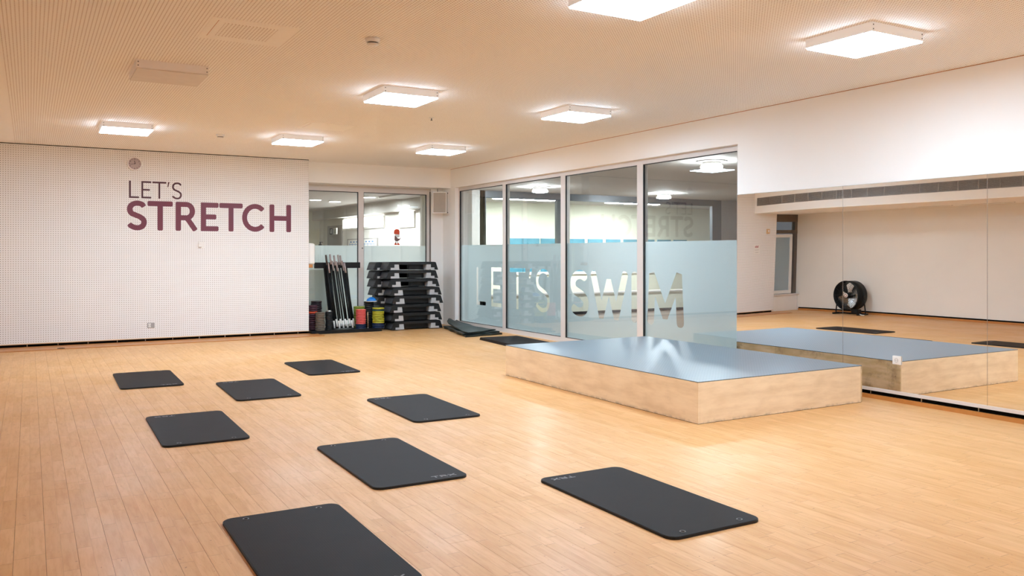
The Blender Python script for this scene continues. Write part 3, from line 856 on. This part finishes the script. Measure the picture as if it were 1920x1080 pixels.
# speaker
sk = thing('wall_speaker', 'white wall speaker tilted down in the corner above the step stack', 'speaker', (7.12, 15.24, 2.475))
q = Matrix.Rotation(math.radians(-24), 4, 'Z') @ Matrix.Rotation(math.radians(6), 4, 'X')
MB().prism([(-.135, -.11), (.135, -.11), (.095, .10), (-.095, .10)], lambda u, v, s: (u, v, s), -.21, .21).xf(q).build('cabinet', 'plastic_white', sk)
MB().box(-.135, .135, -.122, -.11, -.21, -.198).box(-.135, .135, -.122, -.11, .198, .21).box(-.135, -.123, -.122, -.11, -.198, .198).box(.123, .135, -.122, -.11, -.198, .198).xf(q).build('front_frame', 'lamp_body', sk)
MB().box(-.123, .123, -.116, -.11, -.198, .198).xf(q).build('grille', mat('speaker_grille', 'b3a798', .7), sk)
box(.188, .203, -.02, .05, -.22, .21).build('wall_bracket', 'lamp_body', sk)
MB().lathe([(.012, .182), (.012, .190)], 10, 'x', (0, 0, .19)).lathe([(.012, .182), (.012, .190)], 10, 'x', (0, 0, -.20)).build('bracket_bolts', 'dark_metal', sk)
MB().tube([(-.02, .05, .20), (-.02, .05, .275)], .012, 8).build('top_mount', 'plastic_grey', sk)

# grille on the soffit (seen in the mirror)
vg = thing('ventilation_grille', 'long slatted ventilation grille on the dropped ceiling edge, seen in the mirror', 'ventilation grille', (-.8, 0, 0))
VA, VB = 2.2, 14.79
MB().box(-.03, .0, VA, VB, 2.656, 2.84).build('duct', 'dark_metal', vg)
MB().box(0, .012, VA, VB, 2.650, 2.662).box(0, .012, VA, VB, 2.834, 2.846).build('rim', 'plastic_grey', vg)
y = VB
while y > VA:
    box(0, .012, y - .012, y, 2.662, 2.834).build('divider', 'plastic_grey', vg); y -= .40
sl = MB()
for i in range(10): sl.box(.0, .008, VA, VB, 2.668 + i * .0168, 2.668 + i * .0168 + .0085)
sl.build('slats', 'plastic_grey', vg, kind='stuff')
for a, b, lb in ((10.65, 11.45, 'farther'), (9.35, 10.45, 'nearer')):
    t = thing('slot_diffuser', 'dark slot diffuser under the dropped ceiling seen in the mirror, the %s one' % lb, 'air diffuser', (-2.3, (a + b) / 2, 2.47))
    L = (b - a) / 2
    MB().box(-.04, -.03, -L, L, -.006, 0).box(.03, .04, -L, L, -.006, 0).build('rim', 'plastic_white', t)
    box(-.03, .03, -L, L, -.003, 0).build('slot', 'gap', t)

# drum fan
fan = thing('drum_fan', 'black floor drum fan standing at the left wall, seen in the mirror', 'fan', (-2.26, 13.15, 0))
cz = .455; r0 = .335
MB().ring([(r0 - .012, -.15), (r0 + .008, -.155), (r0 + .008, .155), (r0 - .012, .15)], 40, 'x', (0, 0, cz)).build('drum', 'black_rubber', fan)
MB().ring([(r0 - .005, .15), (r0 + .014, .15), (r0 + .014, .17), (r0 - .005, .17)], 40, 'x', (0, 0, cz)).build('front_rim', 'black_rubber', fan)
gr = MB()
for rr in (.08, .12, .16, .20, .24, .28, .315):
    gr.ring([(rr - .002, .158), (rr + .002, .158), (rr + .002, .162), (rr - .002, .162)], 36, 'x', (0, 0, cz))
for i in range(12):
    a = PI * i / 6; gr.tube([(.164, .05 * math.cos(a), cz + .05 * math.sin(a)), (.164, .33 * math.cos(a), cz + .33 * math.sin(a))], .0025, 5)
gr.build('wire_guard', 'dark_metal', fan, kind='stuff')
for i in range(4):
    a = PI / 2 * i + .9; bl_ = MB(); n = 6; rows = []
    for j in range(n + 1):
        r = .05 + .25 * j / n; wd = .07 + .24 * (j / n) ** .7; row = []
        for kq in range(5):
            f = kq / 4 - .5; ang = a + f * wd / max(r, .09) * .9; row.append(bl_.b.verts.new((.04 + f * .10, r * math.cos(ang), cz + r * math.sin(ang))))
        rows.append(row)
    for j in range(n):
        for kq in range(4): bl_.b.faces.new((rows[j][kq], rows[j][kq + 1], rows[j + 1][kq + 1], rows[j + 1][kq])).smooth = True
    bl_.build('blade', 'steel', fan)
MB().lathe([(.07, -.1), (.07, .10), (.05, .12)], 24, 'x', (0, 0, cz)).build('motor', 'black_rubber', fan)
hb = MB().lathe([(.052, .16), (.052, .175), (.001, .178)], 24, 'x', (0, 0, cz)).build('hub_badge', 'plastic_white', fan)
MB().ring([(.024, .178), (.034, .178), (.034, .181), (.024, .181)], 20, 'x', (0, 0, cz)).build('badge_ring', mat('badge_red', 'b5493c', .5), hb)
for s_ in (-1, 1):
    MB().tube([(0, s_ * (r0 + .02), cz), (0, s_ * (r0 + .035), cz - .10), (0, s_ * (r0 + .075), .05), (0, s_ * (r0 + .06), .03)], .014, 8).build('stand_leg', 'black_rubber', fan)
    MB().tube([(-.18, s_ * (r0 - .0), .02), (.20, s_ * (r0 - .0), .02)], .02, 8).build('foot_bar', 'black_rubber', fan)
MB().tube([(0, -(r0 + .06), .03), (0, r0 + .06, .03)], .018, 8).build('cross_bar', 'black_rubber', fan)
MB().box(.02, .17, -.32, -.14, .03, .14).bevel(.02).build('switch_housing', 'black_rubber', fan)
MB().tube([(.12, -.34, .03), (.14, -.42, .012), (.10, -.46, .012)], .012, 8).build('plug_lead', 'plastic_white', fan)

# ================================================================== MATS BY THE GLASS
def soft_mat(name, quad, z0, th, label, cat, wave, lift=None, m='green_mat', grp=None, n=26, sd=0):
    rnd = random.Random(sd); ph = [rnd.uniform(0, 6) for _ in range(4)]
    b = MB(); top = []; bot = []
    for i in range(n + 1):
        for j in range(n + 1):
            u, v = i / n, j / n
            p = [(1 - u) * (1 - v) * quad[0][c] + u * (1 - v) * quad[1][c] + u * v * quad[2][c] + (1 - u) * v * quad[3][c] for c in (0, 1)]
            z = z0 + wave * (.5 + .5 * math.sin(7 * u + ph[0] + 3 * v)) * (.5 + .5 * math.sin(5 * v + ph[1]))
            if lift: z += lift(u, v)
            e = .012 * math.sin(18 * v + ph[2]) if i in (0, n) else 0; e2 = .012 * math.sin(14 * u + ph[3]) if j in (0, n) else 0
            top.append(b.b.verts.new((p[0] + e, p[1] + e2, z + th))); bot.append(b.b.verts.new((p[0] + e, p[1] + e2, z)))
    def id_(i, j): return i * (n + 1) + j
    for i in range(n):
        for j in range(n):
            q4 = (id_(i, j), id_(i + 1, j), id_(i + 1, j + 1), id_(i, j + 1))
            b.b.faces.new([top[k_] for k_ in q4]).smooth = True
            b.b.faces.new([bot[k_] for k_ in q4[::-1]]).smooth = True
    for k_ in range(n):
        for a, c in ((id_(k_, 0), id_(k_ + 1, 0)), (id_(k_ + 1, n), id_(k_, n)), (id_(n, k_), id_(n, k_ + 1)), (id_(0, k_ + 1), id_(0, k_))):
            b.b.faces.new((top[a], bot[a], bot[c], top[c]))
    o = b.build(name, m); o['label'] = label; o['category'] = cat
    if grp: o['group'] = grp
    return o
G_ = 'dark green folded mats heaped by the glass'
soft_mat('folded_mat', [(6.52, 12.86), (7.32, 13.0), (7.30, 14.45), (6.93, 14.60)], 0, .028, 'bottom dark green mat of the heap in the corner by the glass', 'mat', .0, None, grp=G_, sd=1)
soft_mat('folded_mat', [(6.50, 12.98), (7.31, 13.10), (7.30, 14.55), (6.92, 14.62)], .030, .022, 'middle dark green mat of the heap in the corner by the glass', 'mat', .004, None, grp=G_, sd=2)
soft_mat('folded_mat', [(6.56, 12.90), (7.28, 13.22), (7.31, 14.88), (6.96, 14.58)], .057, .016, 'top crumpled dark green mat of the heap, its back rising against the steps', 'mat', .020,
         lambda u, v: .13 * max(0, v - .45) ** 1.3 * (1.2 + .5 * math.sin(6 * u)) + .02 * max(0, 1 - 6 * abs(v - .5)) * (1 - u), grp=G_, sd=3)
for k_, (x, y, z, a, lb) in enumerate(((6.835, 11.80, 0, -5, 'lower one of two flat black mats lying by the glass sill behind the stage'), (6.845, 11.79, .021, -4, 'upper one of two flat black mats lying by the glass sill behind the stage'))):
    t = thing('flat_mat', lb, 'mat', (x, y, z), math.radians(a), 'two flat black mats by the sill')
    MB().prism(rrect(.70, 1.18, .02, 3), lambda u, v, s: (u, v, s), 0, .016).build('mat_edge', 'mat_edge', t)
    MB().prism(rrect(.695, 1.175, .02, 3), lambda u, v, s: (u, v, s), .016, .020).build('mat_surface', 'mat', t)

# ================================================================== STEP STACKS
SL, SW_, SHH = 1.05, .385, .148
def step(label, grp, open_side=False):
    t = thing('step_platform', label, 'aerobic step', group=grp)
    body = [(0, .0), (.045, 0), (.075, .006), (.075, .045), (.150, .045), (.150, .105), (.245, .105), (.28, .100), (SL - .28, .100), (SL - .245, .105), (SL - .150, .105), (SL - .150, .045), (SL - .075, .045), (SL - .075, .006), (SL - .045, 0), (SL, 0), (SL - .048, SHH - .008), (SL - .056, SHH), (.056, SHH), (.048, SHH - .008)]
    MB().prism(body, lambda u, v, s: (u, s, v), 0, SW_).build('body', 'step_black', t)
    for s_ in (0, 1):
        f = [(.076, .004), (.252, .004), (.240, .104), (.151, .104), (.151, .044), (.076, .044)]
        if s_: f = [(SL - u, v) for u, v in f][::-1]
        MB().prism(f, lambda u, v, s: (u, s, v), .004, SW_ - .004).build('foot', 'step_grey', t)
    MB().box(.50 if open_side else .255, SL - .255, .14, .24, .004, .099).build('dark_core_fill', 'step_black', t)  # black block added for the shaded interior between the feet
    MB().box(.07, SL - .07, .012, SW_ - .012, SHH, SHH + .004).build('tread', 'black_rubber', t)
    MB().prism([(-.0005, .02), (.004, .02), (.050, SHH - .02), (.0455, SHH - .02)], lambda u, v, s: (u, s, v), .03, SW_ - .03).build('lit_end_face', mat('step_end_lit', '46474c', .5), t)  # lighter grey paints the light falling on the end face
    return t
ORD = ['top', 'second from the top', 'third from the top', 'fourth from the top', 'fourth from the floor', 'third from the floor', 'second from the floor', 'bottom']
xo = [5.770, 5.770, 5.800, 5.845, 5.876, 5.833, 5.855, 5.866]
s0 = step('', 'aerobic steps in the front stack')
s1_ = step('', 'aerobic steps in the front stack', True)
for i in range(8):
    o = s1_ if i == 0 else copy_tree(s1_) if i < 3 else s0 if i == 3 else copy_tree(s0)
    o['label'] = 'black aerobic step with grey feet, %s of the front stack' % ORD[i]
    o.location = (xo[i], 14.655, (7 - i) * .1605 + .012)
xb = [5.66, 5.66, 5.665, 5.68, 5.73, 5.74, 5.74, 5.74]
for i in range(8):
    o = copy_tree(s1_ if i < 3 else s0); o['group'] = 'aerobic steps in the rear stack'
    o['label'] = 'black aerobic step, %s of the rear stack against the back glass' % ORD[i]
    o.location = (xb[i], 15.06, (7 - i) * .1605 + .006)

# ================================================================== WEIGHT TRAY, RACK, POLES, PLATES
ty = thing('storage_tray', 'low black storage platform under the poles and weight plates, in the recess', 'storage platform', (4.36, 14.69, 0))
box(0, 1.32, 0, .77, 0, .045).build('deck', 'black_rubber', ty)
MB().box(0, 1.32, 0, .02, .045, .060).box(0, .02, .02, .77, .045, .06).build('lip', 'black_rubber', ty)
rk = thing('pole_rack', 'black metal rack with a wide top bar holding the leaning poles', 'rack', (4.36, 15.2, .045))
MB().box(.235, 1.115, .08, .14, 1.125, 1.235).bevel(.006).build('top_bar', 'black_rubber', rk)
for a, b, wd in ((.40, .52, .13), (.80, .93, .05)):
    P = [(b, 0), (b + wd, 0), (a + wd, 1.13), (a, 1.13)]
    MB().prism(P, lambda u, v, s: (u, s, v), .06, .10).build('upright', 'black_rubber', rk)
box(.46, 1.02, .06, .14, 0, .02).build('foot_plate', 'black_rubber', rk)
pole0 = None
ords = ['left-most', 'second', 'third', 'fourth', 'fifth', 'sixth', 'seventh', 'eighth', 'ninth', 'right-most']
tops = [4.775 + .0385 * i for i in range(10)]
ztop = [1.42, 1.27, 1.43, 1.31, 1.41, 1.30, 1.42, 1.41, 1.31, 1.27]
bots = [4.875 + .042 * i for i in range(10)]
for i in range(10):
    y0, y1 = 14.99 - .02 * (i % 3), 15.20 - .02 * (i % 2)
    A = Vector((bots[i], y0, .066 + .03 * (i % 2))); B = Vector((tops[i], y1, ztop[i]))
    t = thing('weighted_pole', 'black exercise pole with pale end sleeves, %s in the rack' % (ords[i] + ('' if i in (0, 9) else ' from the left')), 'exercise pole', A, 0, 'poles leaning in the rack')
    d = B - A; Lp = d.length; u = d.normalized()
    MB().tube([u * .02, u * (Lp - .02)], .0145, 10).build('shaft', 'black_rubber', t)
    MB().tube([u * 0, u * .14], .0162, 10).build('lower_sleeve', 'plastic_white', t)
    MB().tube([u * (Lp - .19), u * Lp], .0175, 10).build('upper_sleeve', mat('pole_tip', 'a89a97' if i else '5a4a42', .35, .4), t)
def plates(x, y, z, n, h, r, m, what, grp, rim=.35, top_first=True, over={}):
    p0 = None
    for i in range(n):
        mm = over.get(i, m)
        t = thing('weight_plate', '', 'weight plate', (x + random.uniform(-.004, .004), y, z + i * h), 0, grp)
        nm_ = ('top' if i == n - 1 else 'bottom' if i == 0 else ['', 'second', 'third', 'fourth', 'fifth', 'sixth', 'seventh', 'eighth', 'ninth', 'tenth', 'eleventh', 'twelfth', 'thirteenth', 'fourteenth', 'fifteenth'][i] + ' from the bottom') 
        wcol = {'plate_yellow': 'yellow', 'plate_teal': 'dark teal', 'plate_navy': 'navy blue', 'plate_red': 'red-orange'}.get(mm)
        t['label'] = '%s weight plate, %s of %s' % (wcol or what[0], nm_, what[1])
        e = h * .10
        MB().lathe([(r * .9, e * .4), (r, h * .22), (r, h * .78), (r * .93, h - e), (r * .3, h - e * 1.2), (r * .24, h - e * 3)], 26).build('disc', mm, t)
        MB().ring([(r * .10, h * .2), (r * .2, h * .2), (r * .2, h - e * .6), (r * .10, h - e * .6)], 16).build('centre_ring', 'dark_metal', t)
for nme, c in (('plate_brown', '6d5f50'), ('plate_purple', '4c2532'), ('plate_dark', '2a1b20'), ('plate_black', '191919'), ('plate_red', 'd8502e'), ('plate_pink', 'd95a55'), ('plate_navy', '16294a'), ('plate_yellow', 'b3ad2c'), ('plate_green', '8f9a35'), ('plate_teal', '1d4546')):
    M[nme] = mat(nme, c, .5, var=.08)
ZT_ = .046
plates(4.50, 15.10, ZT_, 12, .038, .085, 'plate_purple', ('purple', 'the half hidden stack at the wall end'), 'purple plates at the wall end', over={8: 'plate_red'})
plates(4.625, 15.30, ZT_, 13, .040, .100, 'plate_dark', ('dark maroon', 'the stack behind the brown one'), 'dark plates behind the brown stack')
plates(4.575, 14.90, ZT_, 11, .0305, .086, 'plate_brown', ('brown-grey', 'the stack left of the poles'), 'brown-grey plates')
plates(4.750, 14.93, ZT_, 14, .0245, .066, 'plate_black', ('black', 'the narrow stack left of the poles'), 'black plates left of the poles')
plates(5.395, 15.13, ZT_, 11, .037, .105, 'plate_green', ('yellow-green', 'the stack behind the pink one'), 'yellow-green plates behind the pink stack')
plates(5.330, 14.85, ZT_, 12, .0305, .093, 'plate_pink', ('pink-red', 'the pink stack on navy plates'), 'pink and navy plates', over={0: 'plate_navy', 1: 'plate_navy', 2: 'plate_navy'})
plates(5.590, 15.12, ZT_, 13, .038, .092, 'plate_black', ('black', 'the stack behind the pale stick'), 'black plates behind the stick')
plates(5.665, 14.83, ZT_, 12, .0325, .112, 'plate_yellow', ('yellow', 'the yellow stack by the steps'), 'yellow plates', over={0: 'plate_navy', 1: 'plate_navy', 2: 'plate_navy', 10: 'plate_teal'})
cp = thing('silver_cap', 'shiny silver cap lying on the narrow black plate stack', 'cap', (4.755, 14.93, ZT_ + 14 * .0245 - .003))
MB().lathe([(.045, 0), (.042, .02), (.001, .026)], 20).build('lid', 'steel', cp)
MB().ring([(.040, 0), (.049, 0), (.049, .007), (.040, .007)], 20).build('rim', 'steel', cp)
dm = thing('balance_dome', 'small bright blue dome with a white rim, on top of the black plates', 'balance dome', (5.610, 15.04, ZT_ + 13 * .038 - .003))
MB().lathe([(.098, .012), (.085, .045), (.055, .072), (.02, .084), (.001, .086)], 28).build('dome', mat('dome_blue', '1f7fd6', .35), dm)
MB().ring([(.085, 0), (.106, 0), (.108, .012), (.085, .014)], 28).build('rim', 'plastic_white', dm)
sk2 = thing('pale_stick', 'thin pale wooden stick standing against the tall black plate stack', 'stick', (5.515, 14.97, ZT_))
MB().tube([(0, 0, 0), (0, .012, .30)], .009, 8).build('rod', 'pale_wood', sk2)
MB().lathe([(.012, 0), (.012, .012)], 12).build('end_cap', 'plastic_white', sk2)
bn = thing('metal_bin', 'grey steel bin standing behind the tall black plate stack', 'bin', (5.80, 15.46, 0)) if False else None

dp = thing('hand_dispenser', 'white rounded dispenser with a wooden drip ledge on the end of the perforated wall', 'dispenser', (4.355, 14.98, 1.22))
MB().box(0, .125, -.10, .10, .03, .41).bevel(.045, 4).build('housing', 'plastic_white', dp)
MB().box(0, .09, -.07, .07, -.03, .03).bevel(.008).build('drip_ledge', 'border_wood', dp)

# ================================================================== SEEN THROUGH THE BACK GLASS
bt = thing('pump_bottle', 'clear bottle with a black pump standing behind the back glass', 'bottle', (4.93, 16.05, 1.36))
MB().lathe([(.05, 0), (.052, .02), (.052, .20), (.03, .235)], 20).build('body', 'grey_wall', bt)
MB().lathe([(.03, .235), (.032, .27), (.012, .275), (.012, .30)], 16).build('collar', 'gasket', bt)
MB().box(-.015, .055, -.012, .012, .298, .315).build('pump_head', 'gasket', bt)
bx = thing('cabinet', 'pale blue cabinet behind the frosted back glass carrying the bottle', 'cabinet', (4.9, 16.05, 0))
MB().box(-.25, .25, -.16, .16, 0, 1.33).build('body', mat('pale_blue', 'a9bfc4', .5), bx)
MB().box(-.27, .27, -.18, .18, 1.33, 1.36).build('top', 'plastic_white', bx)
MB().box(-.24, -.005, -.175, -.16, .05, 1.30).build('door', 'plastic_white', bx)
MB().box(.005, .24, -.175, -.16, .05, 1.30).build('door', 'plastic_white', bx)
ps = thing('timetable_board', 'framed timetable with a blue grid on the hall wall behind the back glass', 'timetable', (8.70, 24.1, 1.40))
MB().box(-.03, 0, -1.35, 1.30, 0, .50).build('frame', 'plastic_grey', ps)
MB().box(-.034, -.03, -1.25, 1.20, .03, .47).build('sheet', 'plastic_white', ps)
gr = MB()
for i in range(9): gr.box(-.037, -.034, -1.1 + i * .27, -1.08 + i * .27, .05, .36)
for i in range(4): gr.box(-.037, -.034, -1.1, 1.08, .05 + i * .09, .062 + i * .09)
for i in range(8): gr.box(-.037, -.034, -1.02 + i * .27, -.9 + i * .27, .38, .42)
gr.build('blue_grid', mat('blue_ink', '5b8cc4', .6), ps)
for y, cm, lb in ((26.3, 'gasket', 'dark'), (25.9, 'plastic_white', 'white')):
    ex = thing('exit_sign', '%s exit pictogram sign high on the hall wall behind the back glass' % lb, 'sign', (8.45, y, 2.06))
    box(-.02, .02, -.14, .14, 0, .2).build('panel', M[cm], ex)
    sg = MB(); o2 = 'plastic_white' if cm == 'gasket' else mat('sign_green', '1f5a45', .5)
    sg.box(-.024, -.02, -.11, -.09, .03, .17).box(-.024, -.02, -.05, -.03, .03, .17).box(-.024, -.02, -.11, -.03, .15, .17).lathe([(.016, -.024), (.016, -.02)], 10, 'x', (0, .03, .145)).box(-.024, -.02, .015, .05, .03, .12)
    sg.build('pictogram', o2, ex)
sg = thing('gnome_sticker', 'flat sticker of a bearded gnome in red hat and boots on the back glass', 'sticker', (6.34, YG + .027, 1.62))
def flat(poly): return MB().prism(poly, lambda u, v, s: (u, s, v), -.002, 0)
red = mat('sticker_red', 'e2502a', .5)
flat([(-.07, .215), (.045, .205), (.05, .27), (.03, .305), (-.02, .315), (-.06, .295), (-.072, .25)]).build('hat', red, sg)
flat([(-.06, .215), (.045, .205), (.05, .16), (.0, .135), (-.03, .17)]).build('beard', 'plastic_white', sg)
flat([(-.062, .10), (-.055, .19), (-.03, .17), (.0, .135), (.045, .12), (.06, .145), (.07, .135), (.05, .095), (.01, .07), (-.04, .075)]).build('coat', mat('sticker_brown', '84635f', .6), sg)
flat([(-.045, .03), (-.035, .075), (-.02, .075), (-.025, .03)]).build('leg', 'plastic_grey', sg)
flat([(.0, .03), (.0, .075), (.015, .075), (.015, .03)]).build('leg', 'plastic_grey', sg)
flat([(-.065, -.005), (-.05, .04), (-.02, .035), (-.008, .01), (-.008, -.005)]).build('boot', red, sg)
flat([(-.003, -.005), (-.003, .03), (.02, .04), (.05, .015), (.055, -.005)]).build('boot', red, sg)
